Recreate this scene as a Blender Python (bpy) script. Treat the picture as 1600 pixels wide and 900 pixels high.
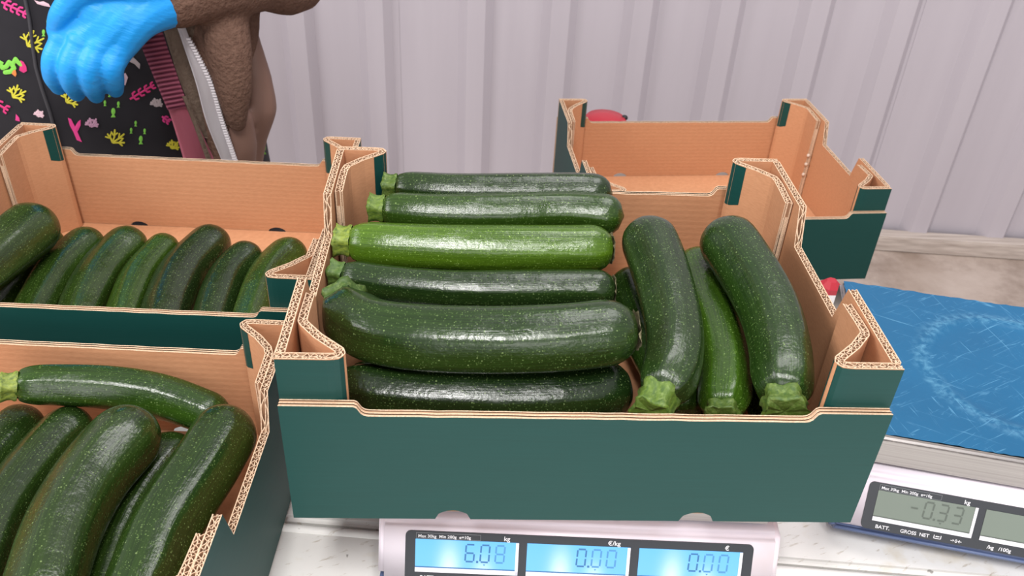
import bpy, bmesh, math, random
from mathutils import Vector, Matrix
random.seed(7)
for o in list(bpy.data.objects): bpy.data.objects.remove(o)
SC = bpy.context.scene
COL = SC.collection
PI = math.pi

# ------------------------------------------------------------------ camera, world, lights, exposure
F_PX, PITCH, YAW, ROLL = 1371.327, 0.6100448, -0.0585696, 0.0548185
CAM = Vector((0.1206239, -0.415911, 0.4930576))
_fwd = Vector((-math.sin(YAW)*math.cos(PITCH), math.cos(YAW)*math.cos(PITCH), -math.sin(PITCH)))
_right = Vector((math.cos(YAW), math.sin(YAW), 0)); _up = _right.cross(_fwd)
CR = _right*math.cos(ROLL) + _up*math.sin(ROLL); CU = -_right*math.sin(ROLL) + _up*math.cos(ROLL)
cam = bpy.data.cameras.new('camera'); camo = bpy.data.objects.new('camera', cam); COL.objects.link(camo)
m = Matrix((CR, CU, -_fwd)).transposed().to_4x4(); m.translation = CAM; camo.matrix_world = m
cam.sensor_width = 36; cam.lens = F_PX/1600*36; cam.clip_start = .02; cam.clip_end = 50
cam.dof.use_dof = True; cam.dof.focus_distance = .72; cam.dof.aperture_fstop = 16
SC.camera = camo

def at(u, v, Y):                       # the point of the place seen at a photo pixel, on the vertical plane y = Y
    d = _fwd + CR*((u-800)/F_PX) - CU*((v-450)/F_PX)
    return CAM + d*((Y-CAM.y)/d.y)

W = bpy.data.worlds.new('world'); SC.world = W; W.use_nodes = True
bg = W.node_tree.nodes['Background']; bg.inputs[0].default_value = (.98, .93, .97, 1); bg.inputs[1].default_value = .48
def area(name, loc, target, sx, sy, power, color=(1, 1, 1)):
    l = bpy.data.lights.new(name, 'AREA'); l.shape = 'RECTANGLE'; l.size = sx; l.size_y = sy; l.energy = power; l.color = color
    o = bpy.data.objects.new(name, l); COL.objects.link(o); o.location = loc
    o.rotation_euler = (Vector(target)-Vector(loc)).to_track_quat('-Z', 'Y').to_euler()
    return o
area('light_roof_strip', (-.22, -1.25, 2.45), (-.22, -1.1, 0), .36, .95, 44, (1, .975, .96))
area('light_roof_strip_narrow', (.60, -1.25, 2.45), (.60, -1.1, 0), .15, .95, 18, (1, .975, .96))
area('light_front_fill', (.4, -3.6, 1.0), (.1, 0, .2), 2.0, 1.8, 30, (1, .97, .97))  # low broad fill added to brighten the crate fronts, not an actual opening
area('light_side', (-2.7, -.3, 1.7), (0, .3, -.1), 1.6, 1.4, 46, (1, .97, .97))
area('light_back_roof', (1.0, .9, 2.5), (.8, 1.2, 0), 1.7, .9, 24, (1, .97, .97))
vs = SC.view_settings; vs.view_transform = 'Standard'; vs.look = 'None'; vs.exposure = .42; vs.gamma = 1; vs.use_curve_mapping = False

# ------------------------------------------------------------------ object helpers
def link(name, me, mats, parent=None, smooth=False):
    o = bpy.data.objects.new(name, me); COL.objects.link(o)
    if not isinstance(mats, (list, tuple)): mats = [mats]
    if not me.materials:
        for m in mats: me.materials.append(m)
    if parent is not None: o.parent = parent
    if smooth:
        for p in me.polygons: p.use_smooth = True
    return o
def obj(name, bm, mats, parent=None, smooth=False):
    me = bpy.data.meshes.new(name); bm.to_mesh(me); bm.free()
    return link(name, me, mats, parent, smooth)
def tag(o, label, cat, group=None):
    o['label'] = label; o['category'] = cat
    if group: o['group'] = group
    return o
def thing(name, label, cat, loc=(0, 0, 0), rz=0, group=None):
    o = bpy.data.objects.new(name, None); COL.objects.link(o); o.empty_display_size = .05
    o.location = loc; o.rotation_euler = (0, 0, rz)
    return tag(o, label, cat, group)
def struct(o): o['kind'] = 'structure'; return o
def box(bm, x0, x1, y0, y1, z0, z1, mi=0):
    v = [bm.verts.new(p) for p in ((x0,y0,z0),(x1,y0,z0),(x1,y1,z0),(x0,y1,z0),(x0,y0,z1),(x1,y0,z1),(x1,y1,z1),(x0,y1,z1))]
    fs = []
    for f in ((3,2,1,0),(4,5,6,7),(0,1,5,4),(1,2,6,5),(2,3,7,6),(3,0,4,7)):
        q = bm.faces.new([v[i] for i in f]); q.material_index = mi; fs.append(q)
    return fs
def catmull(P, n):
    P = [Vector(p) for p in P]; Q = [P[0]*2-P[1]] + P + [P[-1]*2-P[-2]]
    out = []
    for i in range(len(P)-1):
        a, b, c, d = Q[i:i+4]
        for k in range(n):
            t = k/n
            out.append(.5*((2*b)+(c-a)*t+(2*a-5*b+4*c-d)*t*t+(-a+3*b-3*c+d)*t**3))
    out.append(P[-1]); return out
def resample(P, n):
    S = [0]
    for a, b in zip(P, P[1:]): S.append(S[-1]+(b-a).length)
    out = []; j = 0
    for i in range(n):
        s = S[-1]*i/(n-1)
        while j < len(P)-2 and S[j+1] < s: j += 1
        t = (s-S[j])/max(S[j+1]-S[j], 1e-9); out.append(P[j].lerp(P[j+1], t))
    return out, S[-1]
def frames(P):
    n = len(P); T = [(P[min(i+1, n-1)]-P[max(i-1, 0)]).normalized() for i in range(n)]
    up = Vector((0, 0, 1)) if abs(T[0].z) < .9 else Vector((0, 1, 0))
    N = [(up-T[0]*up.dot(T[0])).normalized()]
    for i in range(1, n):
        v = N[-1]-T[i]*N[-1].dot(T[i]); N.append(v.normalized())
    return T, N, [T[i].cross(N[i]) for i in range(n)]
def tube(bm, P, R, seg=12, caps=True, mi=0, flat=1.0):
    P = [Vector(p) for p in P]; T, N, B = frames(P)
    rings = []
    for i, p in enumerate(P):
        r = R[i] if isinstance(R, (list, tuple)) else R
        rings.append([bm.verts.new(p+N[i]*(math.cos(2*PI*k/seg)*r)+B[i]*(math.sin(2*PI*k/seg)*r*flat)) for k in range(seg)])
    for a, b in zip(rings, rings[1:]):
        for k in range(seg):
            f = bm.faces.new((a[k], a[(k+1) % seg], b[(k+1) % seg], b[k])); f.material_index = mi
    if caps:
        bm.faces.new(rings[0][::-1]).material_index = mi; bm.faces.new(rings[-1]).material_index = mi
    return rings
def ball(bm, c, r, sc=(1, 1, 1), seg=16):
    mt = Matrix.Translation(c) @ Matrix.Diagonal((sc[0], sc[1], sc[2], 1))
    bmesh.ops.create_uvsphere(bm, u_segments=seg, v_segments=seg//2, radius=r, matrix=mt)
def capsules(bm, P, R, n=10):          # a limb: a rounded tube along a smooth path, radii interpolated
    Q, _ = resample(catmull(P, 8), n*(len(P)-1)+1)
    rr = []
    for i in range(len(Q)):
        t = i/(len(Q)-1)*(len(P)-1); k = min(int(t), len(P)-2); rr.append(R[k]+(R[k+1]-R[k])*(t-k))
    tube(bm, Q, rr, 14); ball(bm, Q[0], rr[0]); ball(bm, Q[-1], rr[-1])
def fuse(name, bm, mats, parent, voxel, smooth=4):   # many overlapping limbs into one continuous skin
    o = obj(name, bm, mats, parent)
    r = o.modifiers.new('r', 'REMESH'); r.mode = 'VOXEL'; r.voxel_size = voxel
    s = o.modifiers.new('s', 'SMOOTH'); s.iterations = smooth; s.factor = .5
    dg = bpy.context.evaluated_depsgraph_get()
    me = bpy.data.meshes.new_from_object(o.evaluated_get(dg)); old = o.data
    o.modifiers.clear(); o.data = me; bpy.data.meshes.remove(old)
    me.name = name
    for p in me.polygons: p.use_smooth = True
    if not me.materials:
        for mm in (mats if isinstance(mats, (list, tuple)) else [mats]): me.materials.append(mm)
    return o

# ------------------------------------------------------------------ materials
class Mat:
    def __init__(s, name, rough=.5, metal=0, spec=.5):
        s.m = bpy.data.materials.new(name); s.m.use_nodes = True; s.nt = s.m.node_tree
        s.b = s.nt.nodes['Principled BSDF']; s.b.inputs['Roughness'].default_value = rough
        s.b.inputs['Metallic'].default_value = metal; s.b.inputs['Specular IOR Level'].default_value = spec
    def n(s, t, **k):
        nd = s.nt.nodes.new(t)
        for a, v in k.items():
            if hasattr(nd, a) and a not in nd.inputs: setattr(nd, a, v)
            else: nd.inputs[a].default_value = v
        return nd
    def l(s, a, b): s.nt.links.new(a, b)
    def coord(s, out='Object', scale=(1, 1, 1), rot=(0, 0, 0)):
        c = s.n('ShaderNodeTexCoord'); mp = s.n('ShaderNodeMapping'); mp.inputs['Scale'].default_value = scale; mp.inputs['Rotation'].default_value = rot
        if rot != (0, 0, 0): mp.vector_type = 'TEXTURE'; mp.inputs['Scale'].default_value = [1/q for q in scale]   # turn first, then stretch
        s.l(c.outputs[out], mp.inputs[0]); return mp.outputs[0]
    def noise(s, vec, scale, detail=3, rough=.55, dist=0):
        nd = s.n('ShaderNodeTexNoise', Scale=scale, Detail=detail, Roughness=rough, Distortion=dist); s.l(vec, nd.inputs['Vector']); return nd.outputs['Fac']
    def ramp(s, fac, stops):
        r = s.n('ShaderNodeValToRGB'); e = r.color_ramp.elements
        while len(e) < len(stops): e.new(.5)
        for i, (p, c) in enumerate(stops):
            e[i].position = p; e[i].color = (*c, 1) if len(c) == 3 else c
        s.l(fac, r.inputs[0]); return r.outputs[0]
    def mix(s, fac, a, b, mode='MIX'):
        x = s.n('ShaderNodeMix', data_type='RGBA', blend_type=mode)
        for sock, v in ((x.inputs[0], fac), (x.inputs[6], a), (x.inputs[7], b)):
            if hasattr(v, 'is_linked') or isinstance(v, bpy.types.NodeSocket): s.l(v, sock)
            elif isinstance(v, (int, float)): sock.default_value = v
            else: sock.default_value = (*v, 1)
        return x.outputs[2]
    def math(s, op, a, b=None):
        x = s.n('ShaderNodeMath', operation=op)
        for i, v in enumerate((a, b)):
            if v is None: continue
            if isinstance(v, bpy.types.NodeSocket): s.l(v, x.inputs[i])
            else: x.inputs[i].default_value = v
        return x.outputs[0]
    def color(s, c):
        if isinstance(c, bpy.types.NodeSocket): s.l(c, s.b.inputs['Base Color'])
        else: s.b.inputs['Base Color'].default_value = (*c, 1)
        return s
    def bump(s, h, strength=.3, dist=.001):
        b = s.n('ShaderNodeBump', Strength=strength, Distance=dist); s.l(h, b.inputs['Height']); s.l(b.outputs[0], s.b.inputs['Normal']); return s
def plain(name, c, rough=.5, metal=0, spec=.5): return Mat(name, rough, metal, spec).color(c).m

def m_kraft(name, lines=None):
    k = Mat(name, .85, 0, .2); v = k.coord('Object', (60, 60, 260)); n = k.noise(v, 3, 5)
    c = k.ramp(n, [(.25, (.49, .240, .122)), (.75, (.60, .307, .162))])
    v2 = k.coord('Object', (1, 1, 1)); c = k.mix(k.math('MULTIPLY', k.noise(v2, 14, 2), .35), c, (.47, .22, .115))
    if lines:
        wv = k.n('ShaderNodeTexWave', wave_type='BANDS', bands_direction=lines, Scale=52, Distortion=.6, Detail=2); k.l(v2, wv.inputs['Vector'])
        c = k.mix(k.math('MULTIPLY', k.math('POWER', wv.outputs['Fac'], 4), .18), c, (.40, .19, .095)); k.bump(wv.outputs['Fac'], .12, .0006)
    return k.color(c).m
M_KRAFT = m_kraft('kraft_board'); M_KRAFT_L = m_kraft('kraft_board_washboard', 'Z')
ke = Mat('cut_board_edge', .9, 0, .2); M_EDGE = ke.color(ke.ramp(ke.noise(ke.coord(), 900, 3), [(.3, (.50, .33, .21)), (.7, (.76, .575, .41))])).m
M_FLUTE = plain('flute_paper', (.58, .38, .24), .9, 0, .2)
M_FLUTE_IN = plain('flute_hollow_paper', (.34, .19, .11), .9, 0, .2)
g = Mat('green_printed_board', .50, 0, .34); gv = g.coord('Object', (8, 8, 300))
M_GREEN = g.color(g.mix(g.noise(gv, 2, 4), (.002, .044, .037), (.004, .058, .050))).bump(g.noise(gv, 1.2, 3), .08, .0005).m

def m_zucchini():
    z = Mat('zucchini_skin', .3, 0, .55)
    base = z.n('ShaderNodeObjectInfo').outputs['Color']
    uv = z.n('ShaderNodeTexCoord')
    def uvn(sx_, sy_, scale, det):
        mp = z.n('ShaderNodeMapping'); mp.inputs['Scale'].default_value = (sx_, sy_, 1); z.l(uv.outputs['UV'], mp.inputs[0]); return z.noise(mp.outputs[0], scale, det, .6)
    ov = z.coord('Object')
    broad = uvn(7, .7, 1.0, 2); streak = uvn(55, 1.6, 1.6, 4)
    c = z.mix(z.ramp(broad, [(.38, (0, 0, 0)), (.66, (.85,)*3)]), z.mix(1.0, base, (.62, .66, .62), 'MULTIPLY'), z.mix(1.0, base, (1.35, 1.30, .95), 'MULTIPLY'))
    c = z.mix(z.ramp(streak, [(.42, (0, 0, 0)), (.75, (.7,)*3)]), c, z.mix(1.0, base, (1.9, 1.75, 1.4), 'MULTIPLY'))
    # flecks: a fine dense dust and sparser larger dots, only in some cells
    cover = z.noise(ov, 35, 3)
    for sc2, size, keep_, amt, colr in ((760.0, .34, .42, .60, (.17, .25, .08)), (430.0, .20, .48, .85, (.30, .38, .16))):
        vo = z.n('ShaderNodeTexVoronoi', Scale=sc2); z.l(ov, vo.inputs['Vector'])
        sel = z.n('ShaderNodeSeparateColor'); z.l(vo.outputs['Color'], sel.inputs[0])
        f_ = z.math('MULTIPLY', z.math('LESS_THAN', vo.outputs['Distance'], z.math('MULTIPLY', sel.outputs[2], size*1.5)), z.math('GREATER_THAN', z.math('ADD', sel.outputs[0], z.math('SUBTRACT', cover, .5)), keep_))
        c = z.mix(z.math('MULTIPLY', f_, z.math('MULTIPLY', sel.outputs[1], amt)), c, z.mix(.55, colr, z.mix(1.0, base, (5, 4.2, 5), 'MULTIPLY')))
    z.color(c)
    fine = z.noise(ov, 330, 3); dent = z.noise(ov, 62, 3, .6)
    patch = z.ramp(z.noise(ov, 18, 2), [(.42, (.12,)*3), (.62, (1, 1, 1))])
    h = z.math('ADD', z.math('MULTIPLY', fine, .20), z.math('MULTIPLY', z.math('MULTIPLY', dent, patch), 1.0))
    h = z.math('ADD', h, z.math('MULTIPLY', streak, .15))
    z.bump(h, .5, .0024)
    r = z.ramp(z.noise(ov, 40, 4), [(.3, (.15,)*3), (.75, (.30,)*3)]); z.l(r, z.b.inputs['Roughness'])
    return z.m
M_ZUC = m_zucchini()
st = Mat('zucchini_stalk', .5, 0, .4); sv = st.coord('UV', (14, 2, 1)); n_ = st.noise(sv, 2, 4)
M_STALK = st.color(st.mix(st.ramp(st.noise(st.coord(), 260, 3), [(.5, (0, 0, 0)), (.75, (.6,)*3)]), st.mix(st.ramp(n_, [(.35, (.75,)*3), (.62, (0, 0, 0))]), st.n('ShaderNodeObjectInfo').outputs['Color'], (.03, .075, .012)), (.22, .30, .09))).bump(st.noise(st.coord(), 300, 4), .6, .0012).m
sc_ = Mat('blossom_scar', .8, 0, .2); M_SCAR = sc_.color(sc_.ramp(sc_.noise(sc_.coord(), 500, 3), [(.35, (.16, .13, .06)), (.65, (.46, .42, .26))])).m

# ------------------------------------------------------------------ large structure: corrugated wall, floor, timber base
FLOOR_Z = -.821
wn = Vector((.0335, .411, 0)).normalized(); wx = Vector((wn.y, -wn.x, 0)); WO = Vector((1.30, 1.72, 0))
wl = Mat('painted_cladding', .42, 0, .5); wv_ = wl.coord('Object', (9, 9, .6))
wl.color(wl.mix(wl.noise(wv_, 2, 4), (.47, .435, .475), (.55, .515, .555))).bump(wl.noise(wv_, 3, 3), .10, .002); M_WALL = wl.m
cn = Mat('concrete', .9, 0, .2); cv = cn.coord('Object', (1, 1, 1))
c_ = cn.ramp(cn.noise(cv, 7, 6, .65), [(.3, (.28, .22, .18)), (.55, (.47, .39, .335)), (.8, (.56, .48, .42))])
c_ = cn.mix(cn.ramp(cn.noise(cv, 2.6, 3), [(.55, (0, 0, 0)), (.72, (.6, .6, .6))]), c_, (.25, .18, .13)); cn.color(c_).bump(cn.noise(cv, 60, 5), .4, .004); M_CONC = cn.m
wd = Mat('weathered_timber', .85, 0, .2); M_WOOD = wd.color(wd.ramp(wd.noise(wd.coord('Object', (3, 60, 60)), 2, 5), [(.25, (.36, .30, .26)), (.7, (.62, .55, .49))])).m

bm = bmesh.new(); box(bm, -3.2, 3.4, -2.4, 2.1, FLOOR_Z-.05, FLOOR_Z); struct(obj('floor', bm, M_CONC))
bm = bmesh.new()
q = [WO+wx*a+wn*b for a, b in ((-4.1, .05), (2.2, .05), (2.2, .09), (-4.1, .09))]
lo = [bm.verts.new(p+Vector((0, 0, FLOOR_Z))) for p in q]; hi = [bm.verts.new(p+Vector((0, 0, 1.7))) for p in q]
for i in range(4): bm.faces.new((lo[i], lo[(i+1) % 4], hi[(i+1) % 4], hi[i]))
bm.faces.new(hi); bm.faces.new(lo[::-1])
wall = struct(obj('wall_back', bm, M_WALL))
# cladding profile: dark right-hand flank of each rib at these distances along the wall
RIB = [-2.72, -2.50, -2.28, -2.06, -1.835, -1.608, -1.402, -1.139, -.925, -.719, -.503, -.282, -.07, .151, .37, .59, .81, 1.03, 1.25, 1.47, 1.69]
def profile(ribs, x0, x1):
    P = [(x0, 0)]
    for r in ribs: P += [(r-.090, 0), (r-.066, -.026), (r-.020, -.026), (r+.0, 0)]
    return P + [(x1, 0)]
def sheet(ribs, x0, x1, off):
    bm = bmesh.new(); cols = []
    for a, b in profile(ribs, x0, x1):
        p = WO+wx*a+wn*(b+.03+off)
        cols.append([bm.verts.new(p+Vector((0, 0, z))) for z in (FLOOR_Z+.03, 1.7)]+[bm.verts.new(p+wn*.0012+Vector((0, 0, z))) for z in (FLOOR_Z+.03, 1.7)])
    for a, b in zip(cols, cols[1:]):
        bm.faces.new((a[0], b[0], b[1], a[1])); bm.faces.new((a[2], a[3], b[3], b[2])); bm.faces.new((a[1], b[1], b[3], a[3])); bm.faces.new((a[0], a[2], b[2], b[0]))
    for c in (cols[0], cols[-1]): bm.faces.new((c[0], c[1], c[3], c[2]))
    obj('cladding_sheet', bm, M_WALL, wall)
sheet([-3.83, -3.61, -3.39, -3.17, -2.95]+RIB[:7], -4.1, -1.385, -.0015); sheet(RIB[7:13], -1.41, -.05, 0); sheet(RIB[13:], -.062, 1.9, -.0015)
bm = bmesh.new()
q = [WO+wx*a+wn*b for a, b in ((-4.1, -.035), (2.1, -.035), (2.1, .012), (-4.1, .012))]
lo = [bm.verts.new(p+Vector((0, 0, FLOOR_Z))) for p in q]; hi = [bm.verts.new(p+Vector((0, 0, FLOOR_Z+.048))) for p in q]
for i in range(4): bm.faces.new((lo[i], lo[(i+1) % 4], hi[(i+1) % 4], hi[i]))
bm.faces.new(hi); bm.faces.new(lo[::-1]); bmesh.ops.bevel(bm, geom=bm.edges[:], offset=.004, segments=2, affect='EDGES')
struct(obj('baseboard_back', bm, M_WOOD))

# ------------------------------------------------------------------ tables
TZ = -.105; TYAW = -.096
tb = Mat('worn_white_tabletop', .45, 0, .5); tv = tb.coord()
tc = tb.ramp(tb.noise(tv, 9, 5, .6), [(.3, (.68, .67, .64)), (.7, (.80, .79, .765))])
tc = tb.mix(tb.ramp(tb.noise(tb.coord('Object', (30, 120, 30), (0, 0, .5)), 2.2, 4), [(.62, (0, 0, 0)), (.70, (.55,)*3)]), tc, (.36, .30, .22))
tc = tb.mix(tb.ramp(tb.noise(tv, 85, 2), [(.73, (0, 0, 0)), (.77, (.7,)*3)]), tc, (.12, .10, .08))
tc = tb.mix(tb.ramp(tb.noise(tv, 26, 4), [(.60, (0, 0, 0)), (.78, (.45,)*3)]), tc, (.52, .42, .24))
M_TABLE = tb.color(tc).bump(tb.noise(tv, 120, 3), .1, .001).m
M_LEG = plain('grey_steel_leg', (.35, .35, .36), .4, .6)
def table(label, x0, x1, y0, y1, z, th, rot, org, mats, lip=None):
    t = thing('folding_table', label, 'table', (org[0], org[1], FLOOR_Z), rot); h = z-FLOOR_Z
    bm = bmesh.new(); box(bm, x0, x1, y0, y1, h-th, h); bmesh.ops.bevel(bm, geom=bm.edges[:], offset=.004, segments=3, affect='EDGES')
    obj('tabletop', bm, mats, t)
    if lip:
        bm = bmesh.new(); tube(bm, [(x0+.01, lip, h-.0015), (x1-.01, lip, h-.0015)], .0045, 12); obj('edge_trim', bm, mats, t, True)
    me = None
    for x in (x0+.06, x1-.06):
        for y in (y0+.05, y1-.05):
            bm = bmesh.new(); tube(bm, [(x, y, 0), (x, y, h-th)], .014, 10); obj('leg', bm, M_LEG, t, True)
    return t
table('grimy white table under the two left crates and both scales', -.95, 1.05, 0.004, .395, TZ, .03, TYAW, (0, .082), M_TABLE)
table('second white table butted in front, with a raised pale rim along the joint', -.95, 1.05, -.45, -.001, TZ, .03, TYAW, (0, .082), M_TABLE, lip=-.006)
# low stand that carries the empty crate
table('low stand hidden under the empty crate at the back', -.165, .165, -.13, .32, -.1795, .02, .0787, (.4623, .7236), M_WOOD)

# ------------------------------------------------------------------ cardboard crate
CW, CD, H1, HT, HD, HL = .40, .3108, .1064, .1398, .1068, .0985
BT = .0064; WY = .007
FL_PITCH = .0054
def zprof(prof):
    def f(s):
        for (a, za), (b, zb) in zip(prof, prof[1:]):
            if s <= b: return za+(zb-za)*max(0, (s-a))/max(b-a, 1e-9)
        return prof[-1][1]
    return f
def board(path, prof, green, z0=.0, mirror=lambda p: p):
    """double-wall corrugated board standing on a plan path: three liners and two fluted papers. green(s, z) -> outer liner printed green"""
    bm = bmesh.new(); zt = zprof(prof)
    P0 = [Vector((x, y, 0)) for x, y in path]
    S = [0]
    for a, b in zip(P0, P0[1:]): S.append(S[-1]+(b-a).length)
    L = S[-1]
    def pos(s):
        for i in range(len(S)-1):
            if s <= S[i+1] or i == len(S)-2:
                t = (s-S[i])/max(S[i+1]-S[i], 1e-9); return P0[i].lerp(P0[i+1], t)
    def nrm(s):
        a = pos(max(0, s-.0012)); b = pos(min(L, s+.0012)); d = (b-a).normalized(); return Vector((d.y, -d.x, 0))   # right-hand side = outside
    ss = sorted(set([round(x, 5) for x in S] + [round(p[0], 5) for p in prof if 0 < p[0] < L] + [L*i/90 for i in range(91)]))
    ss = [s for i, s in enumerate(ss) if i == 0 or s-ss[i-1] > 2e-5]
    tl = .0007
    def ribbon(offs, samples, th, mi_a, mi_b, mi_top, low=0, dz=0):
        prev = None
        for s, o in zip(samples, offs):
            p, n, z = pos(s), nrm(s), zt(s)+dz
            zl = max(z0, z-low) if low else z0
            col = [bm.verts.new(mirror(p+n*(o+th/2)+Vector((0, 0, zl)))), bm.verts.new(mirror(p+n*(o+th/2)+Vector((0, 0, z)))),
                   bm.verts.new(mirror(p+n*(o-th/2)+Vector((0, 0, z)))), bm.verts.new(mirror(p+n*(o-th/2)+Vector((0, 0, zl))))]
            if prev:
                sm = (s+prev[1])/2; a = prev[0]
                f = bm.faces.new((a[0], col[0], col[1], a[1])); f.material_index = mi_a(sm) if callable(mi_a) else mi_a
                bm.faces.new((a[1], col[1], col[2], a[2])).material_index = mi_top
                f = bm.faces.new((a[2], col[2], col[3], a[3])); f.material_index = mi_b
            else:
                bm.faces.new((col[0], col[1], col[2], col[3])).material_index = 2
            prev = (col, s)
        bm.faces.new(prev[0][::-1]).material_index = 2
    o_out, o_mid, o_in = BT/2-tl/2, .0004, -BT/2+tl/2
    ribbon([o_out]*len(ss), ss, tl, lambda s: 1 if green(s) else 0, 3, 2)
    ribbon([o_mid+.0004*math.sin(s*420)+.0002*math.sin(s*1130+1) for s in ss], ss, tl, 3, 3, 2, dz=-.0003)
    ribbon([o_in]*len(ss), ss, tl, 3, 0, 2)
    k = 6; n = int(L/FL_PITCH*k)
    fs = [L*i/n for i in range(n+1)]
    for (oa, ob, ph) in ((o_out, o_mid, 0), (o_mid, o_in, 1.7)):
        c, amp = (oa+ob)/2, abs(oa-ob)/2-tl*.3
        rg = random.Random(ph); w1, w2 = rg.uniform(0, 6), rg.uniform(0, 6)
        wobble = lambda s: .9*math.sin(s*310+w1)+.6*math.sin(s*733+w2)
        ribbon([c+amp*math.sin(2*PI*s/FL_PITCH+ph+wobble(s))*(1+.12*math.sin(s*520+w2)) for s in fs], fs, .0008, 4, 4, 2, low=.03, dz=-.0003)
    # solid core well below the rim so that no light leaks through the hollow
    core = [s for s in ss]
    ribbon([0]*len(core), core, BT-2*tl-.0006, 4, 4, 4, dz=-.014)
    return bm
CM = None
def soften(path, r=.3, it=2):
    P = [Vector((a, b, 0)) for a, b in path]
    for _ in range(it):
        Q = [P[0]]
        for a, b in zip(P, P[1:]): Q += [a.lerp(b, .25), a.lerp(b, .75)]
        P = Q+[P[-1]]
    return [(p.x, p.y) for p in P]
def make_crate():
    mats = [M_KRAFT, M_GREEN, M_EDGE, M_FLUTE, M_FLUTE_IN]
    parts = []
    def add(name, bm, mats=mats, smooth=False):
        bmesh.ops.recalc_face_normals(bm, faces=bm.faces[:])
        me = bpy.data.meshes.new(name); bm.to_mesh(me); bm.free()
        for m_ in mats: me.materials.append(m_)
        parts.append((name, me)); return me
    # long boards (front and back): plate with tabs and stacking notches, three liners showing on the rim
    def outline():
        P = [(0.0005, .0005)]
        for cx in (.112, .286):
            P += [(cx-.0125, .0005), (cx-.010, .006)] + [(cx+.0075*math.cos(a)*1.1, .0062+.0034*math.sin(a)) for a in (PI*.85, PI*.65, PI*.5, PI*.35, PI*.15)] + [(cx+.010, .006), (cx+.0125, .0005)]
        P += [(CW-.0005, .0005), (CW-.0005, H1), (CW-.048, H1), (CW-.050, H1-.0012), (CW-.0525, HL+.0022), (CW-.0545, HL+.0006), (CW-.057, HL)]
        n = 26; rng = random.Random(3)
        P += [(CW-.057-(CW-.114)*i/n, HL+rng.uniform(-.0003, .0003)) for i in range(1, n)]
        P += [(.057, HL), (.0545, HL+.0006), (.0525, HL+.0022), (.050, H1-.0012), (.048, H1), (.0005, H1)]
        return P
    def longboard(name, y_out, y_in, washboard):
        bm = bmesh.new(); O = outline(); d = 1 if y_in > y_out else -1
        ya = [(y_out, y_out+d*.0011, 0), (y_out+d*.0011, y_out+d*.0028, -.0009), (y_out+d*.0028, y_out+d*.0036, 0), (y_out+d*.0036, y_in-d*.0009, -.0009), (y_in-d*.0009, y_in, 0)]
        for k, (a, b, dz) in enumerate(ya):
            A = [bm.verts.new((x, a, z+(dz if z > .02 else 0))) for x, z in O]; B = [bm.verts.new((x, b, z+(dz if z > .02 else 0))) for x, z in O]
            n = len(O)
            for i in range(n):
                f = bm.faces.new((A[i], A[(i+1) % n], B[(i+1) % n], B[i])); f.material_index = 2 if dz == 0 else 3
            if k == 0: bm.faces.new(A).material_index = 1
            if k == 4: bm.faces.new(B).material_index = 5
        add(name, bm, mats+[M_KRAFT_L])
    longboard('front_panel', 0, WY-.0004, True); longboard('back_panel', CD, CD-WY+.0004, True)
    # end boards with the hand-hold dip
    y0, y1 = WY+BT, CD-WY-BT; L = y1-y0
    s0, s1 = .0955-y0, .106-y0
    prof = [(0, HT), (s0, HT), (s1, HD), (L-s1, HD), (L-s0, HT), (L, HT)]
    add('side_panel', board([(CW-BT/2, y0+L*i/8) for i in range(9)], prof, lambda s: True))
    add('side_panel', board([(CW-BT/2, y0+L*i/8) for i in range(9)], prof, lambda s: True, mirror=lambda p: Vector((CW-p.x, p.y, p.z))))
    # folded corner posts
    base = [(.0004, WY+BT/2), (.0033, WY+BT/2), (.033, WY+BT/2)] + [(.0385, WY+BT/2+.0006), (.0405, WY+BT/2+.0035), (.0392, WY+BT/2+.0068)] + [(.024, .0305), (BT*1.5+.0035, .0435), (BT*1.5+.0013, .049), (BT*1.5+.001, .060), (BT*1.5+.001, .083)]
    Pv = [Vector((a, b, 0)) for a, b in base]; S = [0]
    for a, b in zip(Pv, Pv[1:]): S.append(S[-1]+(b-a).length)
    strip = S[5]+.010
    pp = [(0, HT-.0003), (S[7], HT-.0003), (S[8], HT-.002), (S[10], HT-.004)]
    for mx in (0, 1):
        for my in (0, 1):
            f = lambda p, mx=mx, my=my: Vector((CW-p.x if mx else p.x, CD-p.y if my else p.y, p.z))
            bm = board(base, pp, lambda s: False, z0=.0045, mirror=f)
            # print: the outer liner is green on the front ply and on a strip past the fold, above the panel tab
            g_, k_ = [], []
            bm.faces.ensure_lookup_table()
            add('corner_post', bm)
            # printed liner skin, a hair proud of the board
            bm = bmesh.new(); prev = None; zt = HT-.0008
            def pos(s):
                for i in range(len(S)-1):
                    if s <= S[i+1] or i == len(S)-2: return Pv[i].lerp(Pv[i+1], (s-S[i])/(S[i+1]-S[i]))
            ns = 26
            for i in range(ns+1):
                s = strip*i/ns; p = pos(s); d = (pos(s+.001)-pos(max(0, s-.001))).normalized(); nn = Vector((d.y, -d.x, 0))
                q_ = p+nn*(BT/2+.00025); zb = .097 if s < S[5] else .097+.004*(s-S[5])/.01
                col = (bm.verts.new(f(q_+Vector((0, 0, zb)))), bm.verts.new(f(q_+Vector((0, 0, zt)))))
                if prev: bm.faces.new((prev[0], col[0], col[1], prev[1]))
                prev = col
            add('printed_strip', bm, [M_GREEN])
    bm = bmesh.new(); box(bm, BT+.0005, CW-BT-.0005, WY+.0003, CD-WY-.0003, .0004, .0042); add('floor_panel', bm, [M_KRAFT])
    return parts
CRATE = make_crate()
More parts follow.
